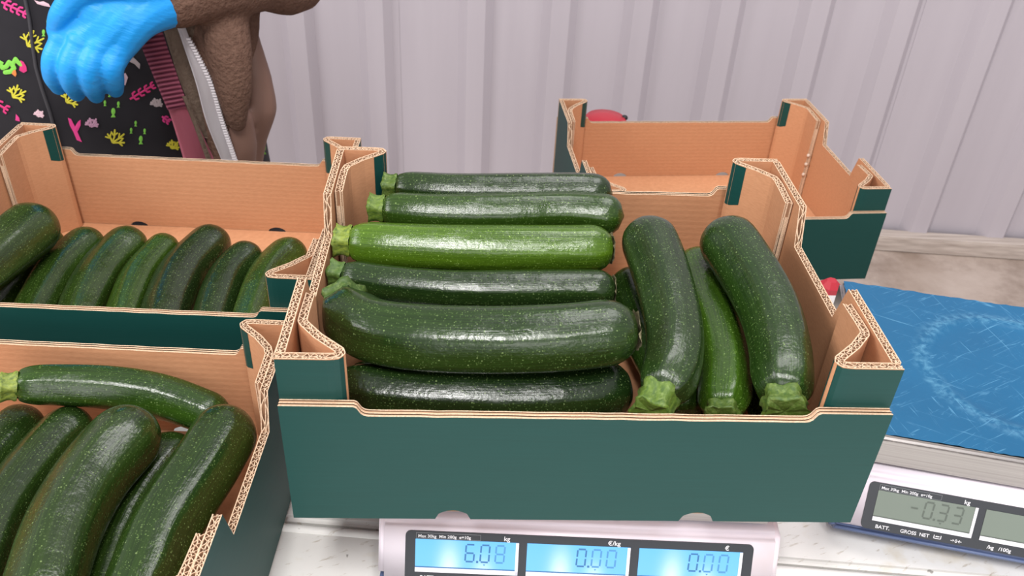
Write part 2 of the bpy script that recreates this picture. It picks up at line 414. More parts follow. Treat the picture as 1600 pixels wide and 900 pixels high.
def place_crate(label, c, z, yaw):
    cs, sn = math.cos(yaw), math.sin(yaw)
    t = thing('produce_crate', label, 'crate', (c[0]-(cs*CW/2-sn*CD/2), c[1]-(sn*CW/2+cs*CD/2), z), yaw, 'open cardboard produce crates')
    post = None
    for name, me in CRATE:
        o = bpy.data.objects.new(name, me); COL.objects.link(o)
        o.parent = post if name == 'printed_strip' else t
        if name == 'corner_post': post = o
        if name == 'printed_strip': o['label'] = 'dark green printed strip on the folded corner'
    return t
crate_main = place_crate('green cardboard crate full of crosswise and upright zucchini on the middle scale', (CW/2, CD/2), .0004, 0)
crate_empty = place_crate('empty green cardboard crate standing at the back by the metal wall', (.4623, .7236), -.179, .0787)
crate_lb = place_crate('green cardboard crate behind at left, with one slanting row of zucchini', (-.2170, .4010), TZ+.0005, -.038)
crate_lf = place_crate('nearest cardboard crate at lower left, one zucchini lying across its back', (-.2336, .0396), TZ+.0036, -.046)
gm = plain('hot_glue', (.62, .50, .40), .35)
for z in (.045, .063, .078):           # glue beads on the right inner post edge of the empty crate
    bm = bmesh.new(); ball(bm, (CW-.0128, CD-.084, z), .003, (1, 1, 1), 8); obj('glue_bead', bm, gm, crate_empty, True)
# torn paper flecks on the floor of the empty crate's left side are left plain

# ------------------------------------------------------------------ zucchini
Z = {
 'A': (0.0171, [(0.2392, 0.2717, 0.117), (0.2135, 0.2738, 0.117), (0.1561, 0.2695, 0.117), (0.0996, 0.2676, 0.117), (0.0553, 0.2733, 0.117)]),
 'B': (0.0181, [(0.2447, 0.2359, 0.115), (0.1997, 0.2402, 0.115), (0.1443, 0.2342, 0.115), (0.0899, 0.2325, 0.115), (0.0479, 0.2369, 0.115)]),
 'C': (0.0198, [(0.2318, 0.1972, 0.106), (0.197, 0.1947, 0.106), (0.1283, 0.1927, 0.106), (0.0602, 0.1946, 0.106), (0.0243, 0.1989, 0.106)]),
 'D': (0.0158, [(0.2318, 0.1542, 0.094), (0.2051, 0.1541, 0.094), (0.154, 0.1514, 0.094), (0.1034, 0.1513, 0.094), (0.0526, 0.1582, 0.094), (0.0214, 0.1669, 0.094)]),
 'E': (0.0245, [(0.2324, 0.0758, 0.113), (0.2195, 0.0749, 0.1122), (0.1828, 0.0708, 0.11), (0.1331, 0.0709, 0.107), (0.0832, 0.0761, 0.104), (0.0511, 0.0866, 0.102), (0.0334, 0.1045, 0.1007), (0.0279, 0.118, 0.1)]),
 'F': (0.0226, [(0.2333, 0.0726, 0.062), (0.1904, 0.062, 0.0624), (0.1297, 0.0586, 0.063), (0.0696, 0.0613, 0.0636), (0.032, 0.0684, 0.064)]),
 'G': (0.0229, [(0.2667, 0.2134, 0.112), (0.2706, 0.1913, 0.1095), (0.2739, 0.1439, 0.1042), (0.273, 0.0946, 0.0981), (0.2656, 0.0597, 0.0935), (0.2542, 0.0382, 0.09)]),
 'H': (0.0211, [(0.3241, 0.2404, 0.066), (0.3232, 0.1813, 0.066), (0.3205, 0.1208, 0.066), (0.3147, 0.0822, 0.066), (0.3047, 0.047, 0.066)]),
 'I': (0.0242, [(0.3312, 0.2132, 0.112), (0.3397, 0.1893, 0.1096), (0.3492, 0.1298, 0.1039), (0.3479, 0.0805, 0.0991), (0.33799999999999997, 0.0318, 0.094)]),
 'J': (0.0227, [(0.2642, 0.2279, 0.052), (0.269, 0.1786, 0.0464), (0.2796, 0.1209, 0.0386), (0.2852, 0.0759, 0.032)]),
 'K': (0.022, [(0.352, 0.235, 0.05), (0.356, 0.14, 0.048), (0.352, 0.055, 0.045)]),
 'b1': (0.0285, [(-0.3513, 0.4292, -0.022), (-0.3662, 0.3623, -0.0235), (-0.3753, 0.3106, -0.025)]),
 'b2': (0.019, [(-0.3658, 0.4701, -0.07100000000000001), (-0.3766, 0.4093, -0.0738), (-0.3837, 0.3447, -0.077), (-0.3892, 0.295, -0.0794)]),
 'b3': (0.021, [(-0.3195, 0.4674, -0.068), (-0.335, 0.4113, -0.0704), (-0.3343, 0.3446, -0.073), (-0.3322, 0.3181, -0.074), (-0.3286, 0.2733, -0.0758)]),
 'b4': (0.0235, [(-0.2736, 0.4681, -0.068), (-0.2871, 0.4143, -0.0703), (-0.2873, 0.3517, -0.0728), (-0.2831, 0.3197, -0.074), (-0.2786, 0.285, -0.0753)]),
 'b5': (0.0195, [(-0.2316, 0.4601, -0.068), (-0.2433, 0.4023, -0.0705), (-0.2413, 0.3474, -0.0727), (-0.2377, 0.3157, -0.074), (-0.2344, 0.2859, -0.0752)]),
 'b6': (0.0255, [(-0.1792, 0.4738, -0.068), (-0.1982, 0.4167, -0.0704), (-0.1999, 0.3546, -0.0726), (-0.1959, 0.317, -0.074), (-0.1927, 0.2872, -0.0751)]),
 'b7': (0.0205, [(-0.1328, 0.4451, -0.068), (-0.1485, 0.4017, -0.0702), (-0.1489, 0.3393, -0.0728), (-0.1472, 0.3131, -0.074), (-0.1452, 0.2832, -0.0753)]),
 'b8': (0.022, [(-0.0846, 0.454, -0.068), (-0.103, 0.4037, -0.0703), (-0.1071, 0.3408, -0.0729), (-0.1069, 0.3144, -0.074), (-0.1068, 0.2844, -0.0753)]),
 'f1': (0.0187, [(-0.0934, 0.1494, -0.046), (-0.1412, 0.1606, -0.0347), (-0.1827, 0.1606, -0.0245), (-0.2203, 0.1524, -0.0145), (-0.2495, 0.142, -0.006)]),
 'f2': (0.0211, [(-0.2595, 0.1529, -0.055), (-0.263, 0.1339, -0.054), (-0.2683, 0.0975, -0.0522), (-0.2679, 0.0552, -0.05), (-0.2671, -0.0446, -0.0449)]),
 'f3': (0.0211, [(-0.2101, 0.1426, -0.048), (-0.2198, 0.1228, -0.0468), (-0.2264, 0.082, -0.0446), (-0.2286, 0.0364, -0.0421), (-0.2231, -0.0031, -0.04), (-0.2162, -0.0526, -0.0373)]),
 'f4': (0.027, [(-0.1465, 0.1117, -0.02), (-0.1612, 0.0657, -0.0213), (-0.166, 0.0327, -0.0222), (-0.1663, 0.0017, -0.023), (-0.1623, -0.0336, -0.024), (-0.1561, -0.0882, -0.0255)]),
 'f5': (0.024, [(-0.1275, 0.1335, -0.068), (-0.1418, 0.0847, -0.0687), (-0.1471, 0.0354, -0.0694), (-0.1449, -0.0049, -0.07), (-0.1416, -0.0648, -0.0709)]),
 'f6': (0.0258, [(-0.0706, 0.112, -0.016), (-0.0811, 0.0648, -0.019), (-0.0897, 0.0329, -0.0213), (-0.0966, 0.0028, -0.0236), (-0.0989, -0.0291, -0.026), (-0.102, -0.0738, -0.0294)]),
}
DK, MD, LT = (.0135, .034, .0125), (.020, .050, .013), (.060, .135, .016)
def zucchini(key, label, color, stalk=True, scar=True, group=None, data=None, tint=(.10, .20, .03), ridge=None):
    r, P = data or Z[key]
    rng = random.Random(key)
    Q, L = resample(catmull(P, 12), 44)
    T0 = (Q[0]-Q[1]).normalized(); T1 = (Q[-1]-Q[-2]).normalized()
    Q = [Q[0]+T0*r*.40] + Q + [Q[-1]+T1*r*.12]
    Q, L = resample(Q, 54)
    T, N, B = frames(Q); seg = 48
    org = Vector(((Q[0].x+Q[-1].x)/2, (Q[0].y+Q[-1].y)/2, min(p.z for p in Q)-r))
    bm = bmesh.new(); uvl = bm.loops.layers.uv.new('UVMap'); rings = []
    color = (color[0]*.84, color[1]*.80, color[2]*.50); tint = (tint[0]*.80, tint[1]*.66, tint[2]*.6)
    ph = math.radians(ridge) if ridge is not None else rng.uniform(0, 6); nf = 6; lob = rng.choice((5, 5, 6)); wob = [rng.uniform(-1, 1) for _ in range(6)]
    def rad(d):                        # d = distance from the blossom tip
        e = L-d
        a = min(1, d/(r*1.15)); cap = math.sqrt(max(0, 1-(1-a)**2.2))
        b = min(1, e/(r*1.0)); sh = .58+.42*math.sqrt(max(0, 1-(1-b)**2.0))
        tt = d/L; body = 1.03-.16*max(0, (tt-.45)/.55)**1.4+.02*math.sin(tt*5+wob[0]*3)+.015*wob[1]*math.sin(tt*11+wob[2]*3)
        return r*cap*sh*body
    for i, p in enumerate(Q):
        d = L*i/(len(Q)-1); rr = max(rad(d), r*.06)
        near = max(0, 1-(L-d)/(r*1.7))
        ring = []
        for k in range(seg):
            a = 2*PI*k/seg
            tw = a-ph-.12*wob[4]*(d/L-.5); t_ = (tw+PI/nf) % (2*PI/nf)-PI/nf
            poly = math.cos(PI/nf)/math.cos(PI/nf-abs(t_)); fb = .50*min(1, d/(r*1.5))+.35*near
            x = rr*((1-fb)+fb*poly)*(1+.06*fb)*(1+.006*math.sin(2*a+wob[3]*3+d*20))
            ring.append(bm.verts.new(p+N[i]*(math.cos(a)*x)+B[i]*(math.sin(a)*x)-org))
        rings.append(ring)
    def quad(vs, us):
        f = bm.faces.new(vs); f.smooth = True
        for lp, u in zip(f.loops, us): lp[uvl].uv = u
    nr = len(rings)
    for i in range(nr-1):
        for k in range(seg):
            k2 = (k+1) % seg
            quad((rings[i][k], rings[i][k2], rings[i+1][k2], rings[i+1][k]),
                 ((k/seg, i/nr), ((k+1)/seg, i/nr), ((k+1)/seg, (i+1)/nr), (k/seg, (i+1)/nr)))
    f = bm.faces.new(rings[0][::-1]); f.smooth = True; bm.faces.new(rings[-1])
    bmesh.ops.recalc_face_normals(bm, faces=bm.faces[:])
    o = obj('zucchini', bm, M_ZUC); o.location = org; o.color = (*color, 1)
    tag(o, label, 'zucchini', group)
    if stalk:                          # five-ridged stalk with a cut face
        bm = bmesh.new(); uvl = bm.loops.layers.uv.new('UVMap'); rg = []
        Tn, Nn, Bn = T[-1], N[-1], B[-1]; hs = r*(.62 if stalk is True else stalk)
        bend = Nn*rng.uniform(-.15, .15)+Bn*rng.uniform(-.15, .15)
        for j, (h, w) in enumerate(((-.12, .60), (.05, .62), (.22, .56), (.5, .55), (.8, .60), (1.0, .66), (1.02, .58))):
            ring = []
            for k in range(20):
                a = 2*PI*k/20; rr = r*w*(1+.16*math.cos(5*a+ph)+rng.uniform(-.03, .03)*(j > 3))
                jag = rng.uniform(-.10, .10)*hs if j >= 5 else 0
                ring.append(bm.verts.new(Q[-1]+Tn*(h*hs+jag)+bend*(h*hs)+Nn*(math.cos(a)*rr)+Bn*(math.sin(a)*rr)-org))
            rg.append(ring)
        for j in range(len(rg)-1):
            for k in range(20):
                f = bm.faces.new((rg[j][k], rg[j][(k+1) % 20], rg[j+1][(k+1) % 20], rg[j+1][k])); f.smooth = True
                for lp, u in zip(f.loops, ((k/20, j/7), ((k+1)/20, j/7), ((k+1)/20, (j+1)/7), (k/20, (j+1)/7))): lp[uvl].uv = u
        c = bm.verts.new(Q[-1]+Tn*hs*.93-org)
        for k in range(20): bm.faces.new((rg[-1][k], rg[-1][(k+1) % 20], c))
        s_ = obj('stalk', bm, M_STALK, o); s_['label'] = 'ridged stalk with a cut end'; s_.color = (*tint, 1)
    if scar:                           # crinkled remains of the flower at the blossom end
        bm = bmesh.new(); i0 = min(range(nr), key=lambda i: abs(L*i/(nr-1)-r*.22)); n = 30; ins = []; outs = []
        for k in range(n):
            a = 2*PI*k/n; rr = rad(L*i0/(nr-1))*scar_size(scar)
            e = 1+rng.uniform(-.10, .14)
            q_ = Q[i0]-T[i0]*r*.02
            ins.append(bm.verts.new(q_-T[i0]*r*.12+N[i0]*(math.cos(a)*rr*.8)+B[i0]*(math.sin(a)*rr*.8)-org))
            outs.append(bm.verts.new(q_-T[i0]*r*rng.uniform(0, .12)+N[i0]*(math.cos(a)*rr*e*1.04)+B[i0]*(math.sin(a)*rr*e*1.04)-org))
        c = bm.verts.new(Q[i0]-T[i0]*r*.16-org)
        for k in range(n):
            bm.faces.new((ins[k], ins[(k+1) % n], outs[(k+1) % n], outs[k])); bm.faces.new((ins[(k+1) % n], ins[k], c))
        bmesh.ops.recalc_face_normals(bm, faces=bm.faces[:])
        obj('blossom_scar', bm, M_SCAR, o, True)['label'] = 'pale crinkled scar at the blossom end'
    return o
def scar_size(s): return 1.0 if s is True else s
G1, G2, G3 = 'zucchini in the crate on the scale', 'zucchini in the back left crate', 'zucchini in the nearest left crate'
zucchini('A', 'dark zucchini farthest back of the crosswise stack, against the rear board', DK, scar=False, ridge=-65, group=G1)
zucchini('B', 'glossy mid-green zucchini, second crosswise from the rear board', (.022, .056, .012), scar=False, ridge=-67, group=G1, tint=(.16, .30, .04))
zucchini('C', 'palest, yellow-green speckled zucchini in the middle of the crosswise stack', LT, ridge=-68, group=G1, tint=(.27, .42, .06))
zucchini('D', 'thin dark zucchini directly in front of the pale yellow-green one', (.014, .036, .014), ridge=-62, group=G1, tint=(.10, .22, .045))
zucchini('E', 'thick curved dark zucchini in front, uppermost of the crosswise stack', (.015, .040, .012), ridge=-54, group=G1, stalk=.38, tint=(.075, .16, .03))
zucchini('F', 'very dark zucchini lowest in front, half hidden by the front board of the weighed crate', (.009, .026, .010), stalk=False, scar=False, ridge=-56, group=G1)
zucchini('G', 'curved grey-green upright zucchini beside the crosswise ones, big cut stalk in front', (.015, .038, .014), stalk=.80, scar=False, group=G1, tint=(.13, .26, .035))
zucchini('H', 'bright green narrow zucchini sunk between two thick upright ones', (.034, .090, .013), stalk=.5, scar=False, group=G1)
zucchini('I', 'thick dark upright zucchini at the right end of the weighed crate, square stalk', (.014, .040, .011), stalk=.55, scar=False, group=G1)
zucchini('J', 'dark zucchini in the gap beneath the curved grey-green upright one', (.018, .050, .012), stalk=False, scar=False, group=G1)
zucchini('K', 'dark zucchini lying under the thick upright one by the right end board', (.012, .032, .011), stalk=False, scar=False, group=G1)
for i, (y, z, r, x0, x1) in enumerate(((.060, .0255, .0185, .035, .235), (.115, .0272, .0205, .03, .23), (.165, .0272, .0205, .035, .235), (.215, .0272, .0205, .03, .23), (.267, .0272, .0205, .045, .225),
                                       (.140, .0620, .0185, .035, .225), (.190, .0620, .0185, .03, .225), (.242, .0645, .0190, .035, .225), (.283, .069, .0165, .065, .225))):
    zucchini('under%d' % i, 'dark zucchini of the lower layers, hidden beneath the crosswise stack', (.010, .028, .010), stalk=False, scar=False, group='lower layers in the weighed crate', data=(r, [(x1, y, z), ((x0+x1)/2, y+.002, z), (x0, y, z)]))
BL = [('b1', 'big dull zucchini on top at the far left of the slanting row', (.024, .050, .016)), ('b2', 'zucchini mostly hidden under the big dull one at far left', (.026, .058, .012)),
      ('b3', 'first fully seen zucchini from the left in the slanting row, flat tip', (.022, .052, .013)), ('b4', 'broad zucchini, second in the slanting row, lighter front end', (.024, .054, .014)),
      ('b5', 'narrowest, brighter green zucchini in the slanting row', (.028, .066, .010)), ('b6', 'largest darkest zucchini in the slanting row, its tip rising highest', (.014, .030, .012)),
      ('b7', 'short dark zucchini right of the tallest one in the slanting row', (.014, .034, .013)), ('b8', 'zucchini at the right end of the slanting row, beside the corner post', (.025, .060, .012))]
for k, l, c in BL: zucchini(k, l, c, stalk=False, scar=.62, group=G2)
FLs = [('f1', 'shiny zucchini lying crosswise along the back board, pale stalk at left', (.020, .056, .011)), ('f2', 'zucchini cut by the left frame edge in the nearest crate', (.015, .037, .012)),
       ('f3', 'speckled zucchini second from the left edge in the nearest crate', (.017, .040, .013)), ('f4', 'thick dusty zucchini in the middle of the nearest crate', (.020, .046, .015)),
       ('f5', 'low zucchini squeezed between two thick ones in the nearest crate', (.018, .045, .012)), ('f6', 'thickest zucchini in the nearest crate, along its right end board', (.016, .042, .011))]
for k, l, c in FLs: zucchini(k, l, c, stalk=(k == 'f1'), scar=.55 if k != 'f1' else False, group=G3, tint=(.30, .45, .08))

# ------------------------------------------------------------------ weighing scales
sb = Mat('lilac_white_plastic', .35, 0, .5); sbv = sb.coord()
M_SHELL = sb.color(sb.mix(sb.ramp(sb.noise(sbv, 11, 4), [(.58, (0, 0, 0)), (.75, (.45,)*3)]), (.80, .735, .80), (.66, .55, .52))).m
M_BASE = plain('slate_blue_plastic', (.105, .145, .27), .4)
ss_ = Mat('brushed_steel', .32, 1); M_STEEL = ss_.color(ss_.ramp(ss_.noise(ss_.coord('Object', (1, 200, 200)), 3, 3), [(.3, (.34, .32, .305)), (.7, (.45, .425, .41))])).m
M_PANEL = plain('dark_display_panel', (.022, .026, .032), .3)
M_PRINT = plain('panel_print', (.70, .70, .72), .5)
M_FRAME = plain('white_screen_frame', (.80, .78, .84), .35)
lcd = Mat('backlit_screen', .15); lv = lcd.n('ShaderNodeTexCoord'); sp = lcd.n('ShaderNodeSeparateXYZ'); lcd.l(lv.outputs['UV'], sp.inputs[0])
def glow(cx, w, p):                    # backlight lamps along the bottom of the screen
    dx = lcd.math('MULTIPLY', lcd.math('SUBTRACT', sp.outputs[0], cx), 1/w); dy = lcd.math('MULTIPLY', sp.outputs[1], p)
    return lcd.math('POWER', 2.718, lcd.math('MULTIPLY', lcd.math('ADD', lcd.math('MULTIPLY', dx, dx), lcd.math('MULTIPLY', dy, dy)), -1.0))
gsum = lcd.math('ADD', glow(.33, .10, 1.3), lcd.math('MULTIPLY', glow(.66, .09, 2.4), .8))
emc = lcd.mix(gsum, (.17, .53, 1.0), (.80, .97, 1.0))
lcd.color((.02, .08, .16)); lcd.l(emc, lcd.b.inputs['Emission Color']); lcd.b.inputs['Emission Strength'].default_value = .80; M_LIT = lcd.m
M_DIG = plain('lit_screen_segment', (.0, .0, .0), .3); b_ = M_DIG.node_tree.nodes['Principled BSDF']; b_.inputs['Emission Color'].default_value = (.06, .27, .62, 1); b_.inputs['Emission Strength'].default_value = .80*.8
M_DIGL = plain('faint_lit_segment', (.0, .0, .0), .3); b_ = M_DIGL.node_tree.nodes['Principled BSDF']; b_.inputs['Emission Color'].default_value = (.11, .40, .82, 1); b_.inputs['Emission Strength'].default_value = .80*.9
M_LCDOFF = plain('grey_green_screen', (.17, .205, .17), .18); M_DIGOFF = plain('dark_screen_segment', (.085, .105, .085), .3)
pf = Mat('scratched_blue_film', .36, 0, .3); pv = pf.coord()
pc = pf.mix(pf.noise(pv, 12, 4), (.006, .090, .20), (.009, .130, .275))
sx = pf.n('ShaderNodeSeparateXYZ'); pf.l(pv, sx.inputs[0])
dd = pf.math('SQRT', pf.math('ADD', pf.math('POWER', pf.math('SUBTRACT', sx.outputs[0], .145), 2), pf.math('POWER', pf.math('SUBTRACT', sx.outputs[1], .114), 2)))
wob = pf.math('ADD', dd, pf.math('MULTIPLY', pf.math('SUBTRACT', pf.noise(pv, 40, 4), .5), .02))
band = pf.math('SUBTRACT', 1.0, pf.math('MULTIPLY', pf.math('ABSOLUTE', pf.math('SUBTRACT', wob, .084)), 90))
band = pf.math('MULTIPLY', pf.math('MAXIMUM', band, 0.0), pf.ramp(pf.noise(pv, 150, 4), [(.42, (0, 0, 0)), (.65, (1, 1, 1))]))
pc = pf.mix(pf.math('MULTIPLY', band, .45), pc, (.16, .42, .58))
for k, (rot, sc3) in enumerate(((.4, (230, 16, 1)), (-.9, (270, 20, 1)), (1.3, (210, 14, 1)), (2.3, (250, 18, 1)))):      # scratches
    s_ = pf.ramp(pf.noise(pf.coord('Object', sc3, (0, 0, rot)), 1.0, 3, .6, 1.2), [(.64, (0, 0, 0)), (.73, (.38,)*3)])
    pc = pf.mix(s_, pc, (.16, .42, .62))
pf.color(pc).bump(pf.noise(pv, 120, 3), .12, .001); M_FILM = pf.m

SEG = {'a': ((.08, 1), (.92, 1)), 'b': ((1, .95), (1, .55)), 'c': ((1, .45), (1, .05)), 'd': ((.08, 0), (.92, 0)), 'e': ((0, .05), (0, .45)), 'f': ((0, .55), (0, .95)), 'g': ((.08, .5), (.92, .5))}
DIG = {'0': 'abcdef', '3': 'abcdg', '6': 'acdefg', '8': 'abcdefg', '-': 'g'}
# the panel face leans back 22 degrees: (x, s) on the face -> local point; s runs down the slope from z = -.03
TL = math.radians(22); FY, FZ = -.006, -.03
def face(x, z, out=0):                 # z = height, out = proud of the face
    s = (FZ-z)
    return Vector((x, FY-s*math.tan(TL), z)) + Vector((0, -math.cos(TL), math.sin(TL)))*out
def slab(bm, x0, x1, z0, z1, o0, o1, mi=0, uvl=None, bev=0):
    v = [bm.verts.new(face(x, z, o)) for o in (o0, o1) for x, z in ((x0, z0), (x1, z0), (x1, z1), (x0, z1))]
    for f in ((3, 2, 1, 0), (4, 5, 6, 7), (0, 1, 5, 4), (1, 2, 6, 5), (2, 3, 7, 6), (3, 0, 4, 7)):
        q = bm.faces.new([v[i] for i in f]); q.material_index = mi
        if uvl and f == (4, 5, 6, 7):
            for lp, u in zip(q.loops, ((0, 0), (1, 0), (1, 1), (0, 1))): lp[uvl].uv = u
def readout(x0, x1, z0, z1, text, mats, parent, label, centers=(.545, .695, .845), faint=()):
    w, h = x1-x0, z1-z0; bm = bmesh.new(); dw, dh = w*.085, h*.60; zb = z0+h*.28; lw = w*.0085
    def stroke(cx, a, b, mi):
        p = [Vector((cx-dw/2+q[0]*dw+(q[1]-.5)*dw*.10, zb+q[1]*dh)) for q in (a, b)]
        d = (p[1]-p[0]).normalized(); nn = Vector((-d.y, d.x))*lw
        vs_ = [bm.verts.new(face(c.x, c.y, .0006)) for c in (p[0]+nn, p[0]-nn, p[1]-nn, p[1]+nn)]
        bm.faces.new(vs_).material_index = mi
    for i, ch in enumerate(text):
        cx = x0+w*centers[i]
        for s in DIG[ch]: stroke(cx, *SEG[s], 1 if i in faint else 0)
    cx = x0+w*(centers[-3]+centers[-2])/2     # the decimal point
    vs_ = [bm.verts.new(face(cx+a*lw*1.3, zb+b*lw*1.3, .0006)) for a, b in ((-1, -1), (1, -1), (1, 1), (-1, 1))]; bm.faces.new(vs_)
    cx = x0+w*.69                             # small marker at the lower rim
    vs_ = [bm.verts.new(face(cx+a*w*.012, z0+h*(.14+b), .0006)) for a, b in ((-1, .06), (0, 0), (1, .06))]; bm.faces.new(vs_).material_index = 1
    o = obj('readout', bm, mats, parent); o['label'] = label
RX = Matrix.Rotation(PI/2-TL, 4, 'X')
def text(s, x, z, size, parent, name='lettering', label=None, xscale=1.0, box_=False):
    cu = bpy.data.curves.new('t', 'FONT'); cu.body = s; cu.size = size; cu.extrude = .0001; cu.offset = size*.012
    o = bpy.data.objects.new('t', cu); COL.objects.link(o)
    me = bpy.data.meshes.new_from_object(o.evaluated_get(bpy.context.evaluated_depsgraph_get()))
    bpy.data.objects.remove(o); bpy.data.curves.remove(cu)
    me.transform(Matrix.Translation(face(x, z, .0012)) @ RX @ Matrix.Diagonal((xscale, 1, 1, 1))); me.materials.clear(); me.name = name
    link(name, me, M_PRINT, parent)
def scale(label, loc, yaw, texts, lit, film):
    t = thing('weighing_scale', label, 'scale', (loc[0], loc[1], TZ), yaw)
    H = -TZ; X0, X1 = -.009, .298; up = Vector((0, 0, H))
    def loft(profile_y, mats, name, x0, x1, bev):
        # profile in (y, z), swept along x with rounded ends
        bm = bmesh.new()
        A = [bm.verts.new(Vector((x0, y, z))+up) for y, z in profile_y]; B = [bm.verts.new(Vector((x1, y, z))+up) for y, z in profile_y]; n = len(A)
        for i in range(n): bm.faces.new((A[i], A[(i+1) % n], B[(i+1) % n], B[i]))
        bm.faces.new(A[::-1]); bm.faces.new(B); bmesh.ops.recalc_face_normals(bm, faces=bm.faces[:])
        bmesh.ops.bevel(bm, geom=bm.edges[:], offset=bev, segments=4, affect='EDGES', clamp_overlap=True)
        return obj(name, bm, mats, t, True)
    t2 = math.tan(TL)
    loft([(FY-(.083-.03)*t2, -.083), (FY-.004*t2, -.034), (.012, -.0315), (.215, -.0315), (.236, -.036), (.25, -.083)], M_SHELL, 'housing', X0, X1, .005)
    loft([(-.027, -.0835), (-.016, -.099), (.24, -.099), (.252, -.0835)], M_BASE, 'base', X0+.0005, X1-.0005, .003)
    for x in (.03, .26):
        for y in (.006, .21):
            bm = bmesh.new(); tube(bm, [(x, y, 0), (x, y, .008)], .012, 14); obj('foot', bm, M_PANEL, t)
    # platter: steel tray with turned-down rims and a film on top
    bm = bmesh.new(); box(bm, 0, .29, 0, .23, H-.0285, H-.0006); bmesh.ops.delete(bm, geom=[f for f in bm.faces if f.normal.z < -.5 or f.calc_center_median().z < H-.028], context='FACES')
    bmesh.ops.recalc_face_normals(bm, faces=bm.faces[:])
    bmesh.ops.bevel(bm, geom=[e for e in bm.edges if not e.is_boundary], offset=.0035, segments=3, affect='EDGES')
    bmesh.ops.solidify(bm, geom=bm.faces[:], thickness=.0012)
    pl = obj('platter', bm, M_STEEL, t); pl['label'] = 'brushed steel tray'
    bm = bmesh.new(); box(bm, .12, .17, .09, .14, H-.045, H-.002); obj('platter_support', bm, M_PANEL, t)
    if film:
        bm = bmesh.new(); nx, ny = 58, 46; g_ = []
        for i in range(nx+1):
            row = []
            for j in range(ny+1):
                x, y = .003+.284*i/nx, .003+.224*j/ny
                d = math.hypot(x-.145, y-.114)
                edge = random.uniform(-.0009, .0009) if i in (0, nx) or j in (0, ny) else 0
                zz = .0008+.0016*math.exp(-((d-.080)/.006)**2) - (.0006 if d < .078 else 0)
                row.append(bm.verts.new((x+(edge if i in (0, nx) else 0), y+(edge if j in (0, ny) else 0), H+zz)))
            g_.append(row)
        for i in range(nx):
            for j in range(ny): bm.faces.new((g_[i][j], g_[i+1][j], g_[i+1][j+1], g_[i][j+1])).smooth = True
        obj('protective_film', bm, M_FILM, pl)['label'] = 'scratched blue film with a worn round dish in the middle'
    # display
    hold = bpy.data.objects.new('tmp', None)
    bm = bmesh.new(); PX0, PX1, PZ0, PZ1 = .012, .2766, -.0795, -.0405; n = 6; rr = .004; pts = []
    for cx, cz, a0 in ((PX0+rr, PZ0+rr, PI), (PX1-rr, PZ0+rr, 1.5*PI), (PX1-rr, PZ1-rr, 0), (PX0+rr, PZ1-rr, .5*PI)):
        pts += [(cx+rr*math.cos(a0+k*PI/2/n), cz+rr*math.sin(a0+k*PI/2/n)) for k in range(n+1)]
    A = [bm.verts.new(face(x, z, -.002)) for x, z in pts]; B = [bm.verts.new(face(x, z, .0011)) for x, z in pts]
    bm.faces.new(A[::-1]); bm.faces.new(B)
    for i in range(len(A)): bm.faces.new((A[i], A[(i+1) % len(A)], B[(i+1) % len(A)], B[i]))
    panel = obj('display_panel', bm, M_PANEL, t); panel.location.z = H
    for (x0, x1), tx in zip(((.0197, .0981), (.1044, .1829), (.1897, .2685)), texts):
        z0, z1 = -.0715, -.0465
        bm = bmesh.new(); uvl = bm.loops.layers.uv.new('UVMap'); slab(bm, x0, x1, z0, z1, -.001, .0015, 0, uvl)
        s = obj('screen', bm, M_LIT if lit else M_LCDOFF, t); s.location.z = H
        bm = bmesh.new(); slab(bm, x0, x1, z0-.0001, z0+.0032, .0015, .0021); slab(bm, x1-.0022, x1, z0, z1, .0015, .0021); slab(bm, x0, x1, z0+.0032, z0+.0040, .0015, .00165, 1)
        obj('screen_bezel', bm, [M_FRAME, M_DIG if lit else M_DIGOFF], s)
        bm = None
        cs_ = (.545, .695, .845) if len(tx) == 3 else (.40, .545, .695, .845)
        global face_shift
        o_before = set(COL.objects)
        readout(x0, x1-.0022, z0+.003, z1, tx, [M_DIG, M_DIGL] if lit else [M_DIGOFF, M_DIGOFF], s, 'digits reading %s' % (tx[:-2]+'.'+tx[-2:]), cs_, faint=(2,) if tx == '608' else ((1, 2) if lit else ()))
        for o in set(COL.objects)-o_before:
            for v in o.data.vertices: v.co += Vector((0, -math.cos(TL), math.sin(TL)))*.0011
    return t, panel
s1, p1 = scale('weighing scale with lit blue screens reading 6.08 under the crate', (.0646, .0353), -.0433, ('608', '000', '000'), True, False)
s2, p2 = scale('weighing scale with a scratched blue tray film and unlit grey screens at right', (.446, .092), -.2339, ('-033', '000', '000'), False, True)
for p in (p1, p2):
    text('Max 30kg  Min 200g  e=10g', .0215, -.0452, .0034, p, xscale=1.05)
    text('kg', .0865, -.0454, .0052, p); text('€/kg', .1655, -.0454, .0052, p); text('€', .2545, -.0454, .0052, p)
    text('BATT.', .0235, -.0777, .0044, p); text('GROSS  NET', .0435, -.0777, .0044, p, xscale=.95); text('→0←', .083, -.0777, .0040, p)
    text('/kg   /100g', .112, -.0777, .0044, p)
    bm = bmesh.new()                    # tare emblem: a bracket-like pan
    for x0, x1, z0, z1 in ((.0700, .0706, -.0775, -.0745), (.0700, .0760, -.0775, -.0770), (.0754, .0760, -.0775, -.0745), (.0715, .0745, -.0760, -.0752)): slab(bm, x0, x1, z0, z1, .0011, .0013)
    obj('pan_symbol', bm, M_PRINT, p)
    bm = bmesh.new(); x0, x1, z0, z1 = .0200, .0690, -.0461, -.0416
    for q in ((x0, x1, z1-.0003, z1), (x0, x1, z0, z0+.0003), (x0, x0+.0003, z0, z1), (x1-.0003, x1, z0, z1)): slab(bm, *q, .0011, .00125)
    obj('capacity_box', bm, plain('panel_line', (.16, .17, .18), .4), p)

